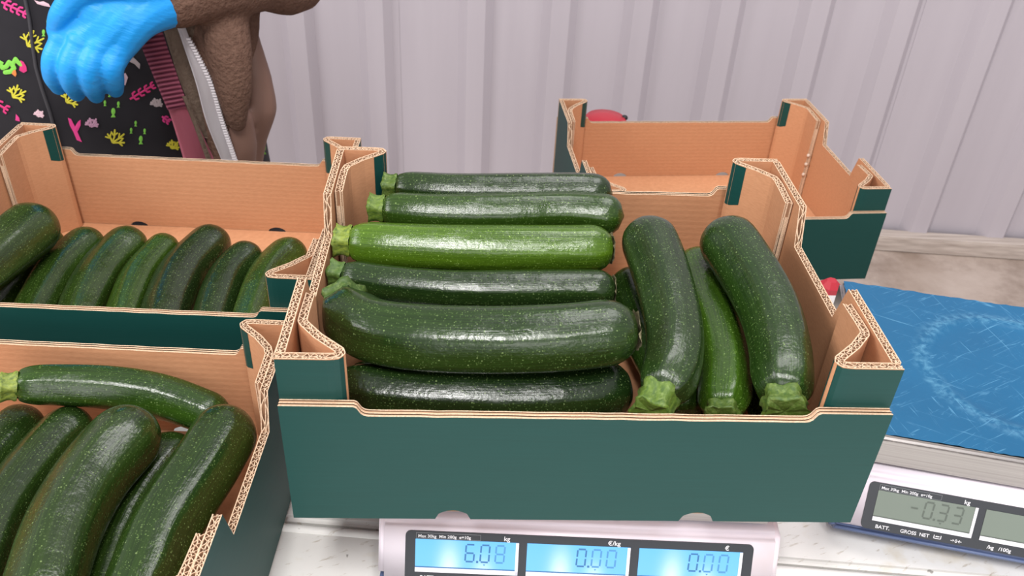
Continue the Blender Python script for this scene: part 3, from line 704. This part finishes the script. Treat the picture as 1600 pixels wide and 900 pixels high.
# ------------------------------------------------------------------ small red things
M_RED = plain('red_plastic', (.42, .015, .030), .35); M_WHITE = plain('white_plastic', (.75, .73, .72), .4); M_BLACK = plain('black_rubber', (.012, .012, .013), .6)
c = at(946, 182, .985)
t = thing('lidded_tub', 'red lid of a round tub behind the empty crate, black knob at its edge', 'tub', (c.x, .985, -.1795))
bm = bmesh.new(); h = c.z+.1795
tube(bm, [(0, 0, 0), (0, 0, h-.012)], [.030, .034], 28); obj('tub', bm, M_RED, t, False)
bm = bmesh.new(); tube(bm, [(0, 0, h-.014), (0, 0, h-.006), (0, 0, h-.001), (0, 0, h+.002)], [.037, .037, .033, .010], 32); obj('lid', bm, M_RED, t, True)
bm = bmesh.new(); ball(bm, (.034, .004, h-.003), .006, (1, 1, .8), 10); obj('knob', bm, M_BLACK, t, True)
c = at(1299, 442, .430)
t = thing('capped_jar', 'small jar with red cap and white body, between the weighed crate and the blue tray', 'jar', (c.x, .430, TZ))
h = c.z-TZ
bm = bmesh.new(); tube(bm, [(0, 0, 0), (0, 0, h-.010)], .0125, 20); obj('jar_body', bm, M_WHITE, t)
bm = bmesh.new(); tube(bm, [(0, 0, h-.010), (0, 0, h-.003), (0, 0, h+.004)], [.013, .013, .006], 7); obj('cap', bm, M_RED, t)

# ------------------------------------------------------------------ person behind the crates
per = thing('person', 'person in black sea-print tunic and brown fleece jacket, one blue glove, behind the crates', 'person', (-.40, .84, FLOOR_Z))
PO = Vector((-.40, .84, FLOOR_Z))
def keep(o):                           # parts are modelled in place; hang them on the person
    for v in o.data.vertices: v.co -= PO
    o.parent = per; return o
fb = Mat('dark_tunic_cloth', .75, 0, .3); fv = fb.coord()
M_TUNIC = fb.color(fb.mix(fb.noise(fv, 20, 3), (.012, .011, .014), (.020, .018, .022))).bump(fb.noise(fv, 9, 3), .25, .02).m
M_TROUS = plain('black_trousers', (.015, .015, .018), .8); M_SKIN = plain('skin', (.46, .25, .17), .5); M_HAIR = plain('dark_hair', (.03, .018, .012), .5); M_SHOE = plain('grey_shoe', (.06, .06, .065), .5)
fl = Mat('brown_fleece', .95, 0, .1); flv = fl.coord()
M_FLEECE = fl.color(fl.mix(fl.noise(flv, 130, 5), (.095, .053, .038), (.22, .130, .095))).bump(fl.noise(flv, 210, 5), .8, .006).m
M_LINING = plain('smooth_brown_lining', (.19, .105, .078), .6)
be = Mat('beige_fleece', .95, 0, .1); M_BEIGE = be.color(be.mix(be.noise(be.coord(), 120, 4), (.20, .14, .105), (.33, .25, .19))).bump(be.noise(be.coord(), 200, 4), .7, .005).m
rbm = Mat('ribbed_pink_knit', .85, 0, .2); rs = rbm.n('ShaderNodeSeparateXYZ'); rbm.l(rbm.n('ShaderNodeTexCoord').outputs['UV'], rs.inputs[0])
rw = rbm.math('MULTIPLY_ADD', rbm.math('SINE', rbm.math('MULTIPLY', rs.outputs[1], 2*PI*19)), .5); rw.node.inputs[2].default_value = .5
M_RIB = rbm.color(rbm.mix(rw, (.12, .022, .045), (.44, .13, .19))).m
M_PINK = plain('pink_cloth', (.48, .13, .18), .8); M_ZIPW = plain('white_zip_tape', (.72, .68, .70), .7)
gl = Mat('blue_nitrile', .48, 0, .5); gv_ = gl.coord(); M_GLOVE = gl.color(gl.mix(gl.noise(gv_, 25, 3), (.004, .25, .70), (.010, .36, .86))).bump(gl.noise(gl.coord('Object', (25, 25, 90), (0, .4, .3)), 2.5, 3), .25, .004).m

# tunic: elliptical loft, hip to shoulders
TX, TY = -.445, .845
LV = [(-.45, .265, .180), (-.30, .258, .178), (-.12, .245, .172), (.02, .236, .165), (.14, .222, .155), (.28, .205, .14), (.42, .215, .135), (.52, .19, .105), (.565, .10, .07)]
def tun(z):
    for (za, a0, b0), (zb, a1, b1) in zip(LV, LV[1:]):
        if z <= zb: t_ = max(0, (z-za)/(zb-za)); return a0+(a1-a0)*t_, b0+(b1-b0)*t_
    return LV[-1][1:]
def fold(a, z): return 1+.018*math.sin(3*a+z*9)+.012*math.sin(7*a-z*14+1)
def tunic_y(x, z):
    a, b = tun(z); q_ = max(-.97, min(.97, (x-TX)/a)); an = math.acos(q_)
    k = fold(-an, z); q_ = max(-.97, min(.97, q_/k)); an = math.acos(q_)
    return TY-b*math.sin(an)*fold(-an, z)
bm = bmesh.new(); rings = []; nz, ns = 60, 72
for i in range(nz+1):
    z = -.45+1.015*i/nz; a, b = tun(z)
    rings.append([bm.verts.new((TX+a*math.cos(2*PI*k/ns)*fold(2*PI*k/ns if k <= ns/2 else 2*PI*k/ns-2*PI, z), TY+b*math.sin(2*PI*k/ns)*fold(2*PI*k/ns if k <= ns/2 else 2*PI*k/ns-2*PI, z), z)) for k in range(ns)])
for a, b in zip(rings, rings[1:]):
    for k in range(ns): bm.faces.new((a[k], a[(k+1) % ns], b[(k+1) % ns], b[k])).smooth = True
bm.faces.new(rings[-1])
tunic = keep(obj('tunic', bm, M_TUNIC))
# body: one skin - legs, trunk, neck and head, arms to the wrists
bm = bmesh.new()
for s in (-1, 1): capsules(bm, [(TX+s*.10, TY, -.02), (TX+s*.105, TY-.01, -.40), (TX+s*.10, TY+.02, FLOOR_Z+.07)], [.085, .058, .038])
ball(bm, (TX, TY, .0), .14, (1.3, .8, .9)); ball(bm, (TX, TY, .25), .14, (1.15, .75, 1.6)); ball(bm, (TX, TY, .42), .12, (1.35, .75, .9))
capsules(bm, [(TX, TY, .5), (TX, TY-.015, .66)], [.058, .052])
ball(bm, (TX, TY-.02, .755), .09, (.84, 1.0, 1.28), 24); ball(bm, (TX, TY-.105, .735), .016, (.8, 1.0, 1.3)); ball(bm, (TX, TY-.055, .675), .045, (1, 1, .8))
for s in (-1, 1): ball(bm, (TX+s*.078, TY-.01, .745), .022, (.45, .8, 1.3))
WR = at(262, 0, .640)
capsules(bm, [(TX+.17, TY, .47), at(455, -60, .80), at(400, -30, .72), WR], [.055, .045, .040, .027])
capsules(bm, [(TX-.17, TY, .47), (TX-.25, TY+.02, .22), (TX-.25, TY-.06, .02), (TX-.235, TY-.12, -.05)], [.055, .043, .034, .026])
hb = [(TX-.235, TY-.12, -.05)]
for k in range(4): capsules(bm, [hb[0], (TX-.245+k*.017, TY-.13, -.105), (TX-.245+k*.016, TY-.125, -.14+.004*abs(k-1)), (TX-.243+k*.016, TY-.105, -.155)], [.019, .011, .009, .008])
capsules(bm, [hb[0], (TX-.19, TY-.14, -.085), (TX-.185, TY-.14, -.115)], [.017, .011, .009])
body = keep(fuse('body', bm, M_SKIN, None, .007, 6))
bm = bmesh.new(); ball(bm, (TX, TY+.008, .785), .10, (.92, 1.0, 1.1), 24); ball(bm, (TX, TY+.075, .70), .07, (.95, .6, 1.2)); 
bmesh.ops.delete(bm, geom=[v for v in bm.verts if v.co.y < TY-.06 and v.co.z < .82], context='VERTS'); keep(obj('hair', bm, M_HAIR, None, True))
for s in (-1, 1):
    bm = bmesh.new(); ball(bm, (TX+s*.031, TY-.097, .76), .011, (1.2, .6, .8), 12); keep(obj('eye', bm, plain('eye_dark', (.03, .02, .015), .2) if s < 0 else bpy.data.materials['eye_dark'], None, True))
bm = bmesh.new(); ball(bm, (TX, TY-.094, .698), .02, (1.2, .5, .35), 12); keep(obj('mouth', bm, plain('lips', (.35, .10, .09), .5), None, True))
for s in (-1, 1):
    bm = bmesh.new(); tube(bm, [(TX+s*.105, TY-.0, -.25), (TX+s*.105, TY-.005, -.45), (TX+s*.10, TY+.015, FLOOR_Z+.06)], [.105, .085, .066], 20); keep(obj('trouser_leg', bm, M_TROUS, None, True))
    bm = bmesh.new(); capsules(bm, [(TX+s*.10, TY+.05, FLOOR_Z+.042), (TX+s*.105, TY-.05, FLOOR_Z+.040), (TX+s*.11, TY-.13, FLOOR_Z+.034)], [.042, .042, .034]); keep(obj('shoe', bm, M_SHOE, None, True))

# print on the tunic: flat sea motifs that follow the cloth
M_PR = {k: plain('print_'+k, c, .75, 0, .25) for k, c in dict(pink=(.68, .055, .24), hotpink=(.62, .04, .18), yellow=(.62, .56, .05), green=(.22, .58, .08), pale=(.72, .50, .55), lilac=(.55, .30, .42), orange=(.72, .22, .06), grey=(.45, .38, .38)).items()}
def cloth_pt(u, v):
    p = at(u, v, .70)
    for _ in range(5):
        y = tunic_y(p.x, p.z)-.0012; p = at(u, v, y)
    return p
def motif(name, polys, mat):           # polys in photo pixels, laid on the cloth
    bm = bmesh.new()
    for P in polys:
        c = (sum(p[0] for p in P)/len(P), sum(p[1] for p in P)/len(P))
        vs_ = [bm.verts.new(cloth_pt(*p)) for p in P]; cv_ = bm.verts.new(cloth_pt(*c)+Vector((0, -.0004, 0)))
        for i in range(len(vs_)): bm.faces.new((vs_[i], vs_[(i+1) % len(vs_)], cv_))
    o = keep(obj(name, bm, M_PR[mat])); o.parent = tunic
def stroke(pts, w0, w1=None):          # a tapering ribbon with a round end
    w1 = w0 if w1 is None else w1; out = []; n = len(pts)
    for i, ((ax, ay), (bx, by)) in enumerate(zip(pts, pts[1:])):
        wa, wb = w0+(w1-w0)*i/(n-1), w0+(w1-w0)*(i+1)/(n-1); l = math.hypot(bx-ax, by-ay) or 1; nx, ny = -(by-ay)/l, (bx-ax)/l
        out.append([(ax+nx*wa, ay+ny*wa), (ax-nx*wa, ay-ny*wa), (bx-nx*wb, by-ny*wb), (bx+nx*wb, by+ny*wb)])
        out.append([(bx+wb*math.cos(2*PI*k/8), by+wb*math.sin(2*PI*k/8)) for k in range(8)])
    return out
def fern(x0, y0, x1, y1, n, w=1.7, L=9):
    P = stroke([(x0, y0), (x1, y1)], w); dx, dy = x1-x0, y1-y0; l = math.hypot(dx, dy); dx /= l; dy /= l
    for i in range(n):
        t_ = (i+.6)/n; cx, cy = x0+dx*l*t_, y0+dy*l*t_
        for s in (-1, 1):
            px_, py_ = -dy*s, dx*s; k = L*(1-.25*t_)
            P += stroke([(cx, cy), (cx+px_*k*.7+dx*k*.2, cy+py_*k*.7+dy*k*.2), (cx+px_*k*.8+dx*k*.75, cy+py_*k*.8+dy*k*.75)], w*.95)
    return P
def coral(cx, cy, s, rot=0, w=1.45):
    P = []
    for a, l in ((-88, 1.05), (-45, 1.15), (-8, .95), (-128, .8)):
        a = math.radians(a+rot); ex_, ey_ = cx+math.cos(a)*l*s, cy+math.sin(a)*l*s
        P += stroke([(cx, cy), ((cx+ex_)/2+1.2, (cy+ey_)/2), (ex_, ey_)], w)
        for d in (.75, -.75):
            P += stroke([((cx*.45+ex_*.55), (cy*.45+ey_*.55)), (cx*.45+ex_*.55+math.cos(a+d)*s*.36, cy*.45+ey_*.55+math.sin(a+d)*s*.36)], w*.85)
    return P
def fish(cx, cy, s, rot=0):
    P = [[(cx+s*.6*math.cos(2*PI*k/12), cy+s*math.sin(2*PI*k/12)) for k in range(12)]]
    P.append([(cx-s*.2, cy+s*.8), (cx+s*.2, cy+s*.8), (cx+s*.7, cy+s*1.7), (cx-s*.7, cy+s*1.7)])
    return P
motif('fern_print', fern(2, 3, 41, 22, 4), 'pink'); motif('fern_print', fern(98, 0, 114, 10, 2), 'pink'); motif('fern_print', fern(203, 155, 240, 133, 4, 1.6, 8), 'hotpink')
motif('fern_print', fern(-12, 158, 12, 172, 2), 'hotpink'); motif('fern_print', fern(253, 182, 264, 190, 2, 1.6, 6), 'pink')
motif('bird_print', [[(53, 0), (62, 3), (68, 2), (76, 6), (79, 11), (72, 10), (64, 8), (58, 6)]], 'pale')
motif('coral_print', coral(43, 72, 24, 20), 'yellow'); motif('coral_print', coral(20, 152, 19, 20), 'yellow'); motif('coral_print', coral(104, 160, 18, 20), 'yellow'); motif('coral_print', coral(176, 223, 19, 8), 'yellow'); motif('coral_print', coral(268, 232, 12, 0), 'yellow')
motif('coral_print', coral(59, 182, 9, 0, 1.5), 'pale'); motif('coral_print', coral(142, 198, 12, -10, 1.7), 'lilac'); motif('coral_print', coral(243, 166, 11, -10, 1.7), 'grey')
motif('fish_print', fish(76, 34, 6)+fish(68, 50, 4), 'green')
motif('fish_print', fish(171, 146, 3.4)+fish(164, 160, 3.4)+fish(185, 162, 3.6)+fish(177, 174, 5.5), 'green')
motif('fish_print', fish(212, 192, 3.3)+fish(205, 203, 3.3)+fish(226, 204, 3.3)+fish(220, 217, 5), 'green'); motif('fish_print', fish(412, 231, 6), 'green')
motif('tail_print', [[(106, 184), (111, 186), (117, 198), (122, 190), (126, 187), (126, 196), (121, 206), (124, 216), (128, 222), (120, 219), (115, 207), (109, 196)]], 'pink')
motif('tail_print', [[(25, 178), (30, 184), (31, 190), (24, 188)]], 'pink')
motif('seahorse_print', stroke([(3, 96), (0, 101), (4, 106), (10, 104), (14, 97), (19, 101), (22, 107), (16, 112), (8, 113)], 3.6)+stroke([(20, 100), (24, 92), (28, 97), (34, 102)], 3.2), 'green')
motif('seahorse_fin_print', [[(19, 106), (24, 108), (26, 116), (24, 120), (18, 115)]], 'orange'); motif('seahorse_crest_print', [[(32, 94), (37, 97), (41, 104), (42, 111), (37, 114), (30, 110), (31, 102)]], 'hotpink')
motif('shell_print', [[(187, 118), (196, 114), (200, 121), (196, 133), (187, 132)]], 'pale'); motif('shell_print', [[(203, 86), (211, 92), (219, 100), (218, 108), (210, 100), (201, 96)]], 'grey')
for du, dv in ((60, -215), (-120, -75), (-70, -240), (-190, -130), (180, -190), (-130, 110)):   # the print goes on over the rest of the cloth
    motif('coral_print', coral(43+du, 72+dv, 22, 20), 'yellow'); motif('fern_print', fern(2+du, 3+dv, 38+du, 24+dv, 4), 'pink')
    motif('fish_print', fish(76+du, 34+dv, 6)+fish(68+du, 50+dv, 4)+fish(90+du, 60+dv, 4), 'green'); motif('coral_print', coral(100+du, 110+dv, 14, -10, 1.6), 'lilac')
bm = bmesh.new(); tube(bm, [cloth_pt(u, v) for u, v in ((30, -90), (38, -8), (46, 30), (51, 70), (56, 105), (66, 140), (78, 175), (86, 205), (94, 232))], .0024, 8); o = keep(obj('front_seam', bm, plain('seam_cloth', (.035, .033, .038), .6), None, True)); o.parent = tunic

# jacket: body shell, hanging folds and the left sleeve fused into one fleece surface
bm = bmesh.new()
def px(path): return [at(u, v, y) for u, v, y in path]
capsules(bm, px([(345, -30, .72), (352, 40, .675), (362, 115, .66), (368, 170, .66), (371, 192, .665)]), [.030, .030, .029, .023, .012])
capsules(bm, px([(300, 0, .70), (316, 80, .69), (338, 160, .69), (352, 230, .69), (360, 330, .70)]), [.022, .024, .024, .022, .024])
capsules(bm, px([(366, -20, .75), (374, 60, .74), (380, 100, .735)]), [.034, .028, .020])
capsules(bm, [(TX+.15, TY+.02, .47), (TX+.155, TY+.05, .30), (TX+.140, TY+.07, .0), (TX+.130, TY+.07, -.16)], [.06, .05, .045, .04])
capsules(bm, [(TX+.10, TY+.11, .45), (TX+.12, TY+.13, .2), (TX+.12, TY+.14, -.15)], [.06, .06, .06]); capsules(bm, [(TX-.10, TY+.11, .45), (TX-.12, TY+.13, .2), (TX-.12, TY+.14, -.15)], [.06, .06, .06]); capsules(bm, [(TX, TY+.12, .48), (TX, TY+.15, .2), (TX, TY+.16, -.15)], [.06, .07, .07])
capsules(bm, [(TX-.17, TY, .47), (TX-.25, TY+.02, .22), (TX-.25, TY-.06, .02)], [.075, .062, .05])
capsules(bm, [(TX+.17, TY, .47), at(455, -70, .80), at(400, -34, .72), at(330, -20, .665), at(276, -4, .643)], [.075, .062, .052, .042, .036])
jacket = keep(fuse('jacket', bm, M_FLEECE, None, .0045, 3))
bm = bmesh.new()
capsules(bm, px([(392, 60, .745), (398, 120, .735), (403, 165, .73), (398, 210, .73), (392, 260, .73)]), [.012, .022, .026, .018, .016])
capsules(bm, px([(374, 185, .685), (374, 215, .69), (372, 260, .70)]), [.018, .024, .024])
o = keep(fuse('jacket_lining', bm, M_LINING, None, .004, 5)); o.parent = jacket
def strip(name, L, R, mats, ncol=8, nrow=60, bulge=.006, ridge=0, nr=19):
    """a band between two edges given in photo pixels and depth, bulging forward"""
    bm = bmesh.new(); uvl = bm.loops.layers.uv.new('UVMap'); A, _ = resample(catmull(px(L), 8), nrow+1); B, _ = resample(catmull(px(R), 8), nrow+1); g_ = []
    for i in range(nrow+1):
        row = []
        for j in range(ncol+1):
            t_ = j/ncol; p = A[i].lerp(B[i], t_)
            p = p+Vector((0, -1, .3))*(bulge*math.sin(PI*t_)+ridge*math.sin(2*PI*nr*i/nrow)*math.sin(PI*t_)**.5)
            row.append(bm.verts.new(p))
        g_.append(row)
    for i in range(nrow):
        for j in range(ncol):
            f = bm.faces.new((g_[i][j], g_[i][j+1], g_[i+1][j+1], g_[i+1][j])); f.smooth = True
            for lp, u in zip(f.loops, ((j/ncol, i/nrow), ((j+1)/ncol, i/nrow), ((j+1)/ncol, (i+1)/nrow), (j/ncol, (i+1)/nrow))): lp[uvl].uv = u
    bmesh.ops.solidify(bm, geom=bm.faces[:], thickness=.002)
    o = keep(obj(name, bm, mats)); o.parent = jacket; return o
strip('rib_trim', [(212, 40, .640), (222, 75, .640), (238, 115, .645), (262, 172, .65)], [(250, 36, .640), (262, 75, .645), (276, 115, .65), (294, 166, .655)], M_RIB, nrow=152, ridge=.0012)['label'] = 'ribbed dark pink knit edge'
strip('pink_facing', [(262, 168, .655), (274, 205, .665), (290, 260, .675)], [(294, 164, .66), (314, 205, .665), (340, 260, .675)], M_PINK, bulge=.008)
strip('pink_piping', [(284, 150, .652), (304, 200, .657), (326, 260, .665)], [(290, 150, .652), (311, 200, .657), (335, 260, .665)], M_BEIGE, bulge=.003)
strip('beige_facing', [(248, 20, .665), (264, 75, .665), (284, 135, .668), (318, 215, .675)], [(300, 15, .672), (312, 75, .675), (322, 135, .68), (338, 215, .685)], M_BEIGE, bulge=.006)
strip('zip_tape', [(268, 18, .655), (286, 70, .655), (306, 130, .655), (322, 190, .66), (346, 250, .665)], [(282, 18, .655), (300, 70, .655), (328, 130, .655), (346, 190, .66), (366, 250, .665)], M_ZIPW, bulge=.004)['label'] = 'white zip tape'
bm = bmesh.new(); R_, _ = resample(catmull(px([(293, 60, .654), (304, 80, .654), (328, 130, .654), (346, 190, .659), (366, 250, .664)]), 10), 46)
for p in R_:
    q_ = p+Vector((.0015, -.001, 0)); box(bm, q_.x-.0025, q_.x+.0028, q_.y-.002, q_.y+.002, q_.z-.0012, q_.z+.0012)
o = keep(obj('zip_teeth', bm, M_ZIPW)); o.parent = jacket; o['kind'] = 'stuff'
# gloved left hand, back of the hand towards the viewer, fingers curled down
bm = bmesh.new(); HY = .615
Wp = at(262, 2, .635)
kn = [(102, 62, .600), (130, 66, .592), (158, 71, .590), (186, 78, .594)]
tips = [[(86, 92, .588), (84, 118, .594), (92, 136, .612)], [(112, 100, .578), (112, 128, .584), (120, 146, .604)], [(142, 104, .576), (144, 132, .582), (150, 149, .602)], [(174, 104, .582), (177, 126, .590), (180, 140, .606)]]
for k, tp in zip(kn, tips):
    K = at(*k); mid = Wp.lerp(K, .5)+Vector((0, -.008, .012))
    capsules(bm, [Wp, mid, K], [.030, .025, .0165]); capsules(bm, [K]+px(tp), [.0160, .0145, .0125, .0100])
    ball(bm, K+Vector((0, -.002, .001)), .0170)
capsules(bm, [Wp, at(190, -28, .605), at(135, -18, .596), at(98, 20, .592), at(88, 48, .600)], [.028, .026, .020, .0145, .011])
capsules(bm, [at(160, 20, .61), at(180, 45, .61)], [.030, .028]); capsules(bm, [Wp, at(272, -2, .640)], [.030, .031])
glove = keep(fuse('glove', bm, M_GLOVE, None, .0022, 4)); glove['label'] = 'bright blue nitrile glove, fingers curled down'
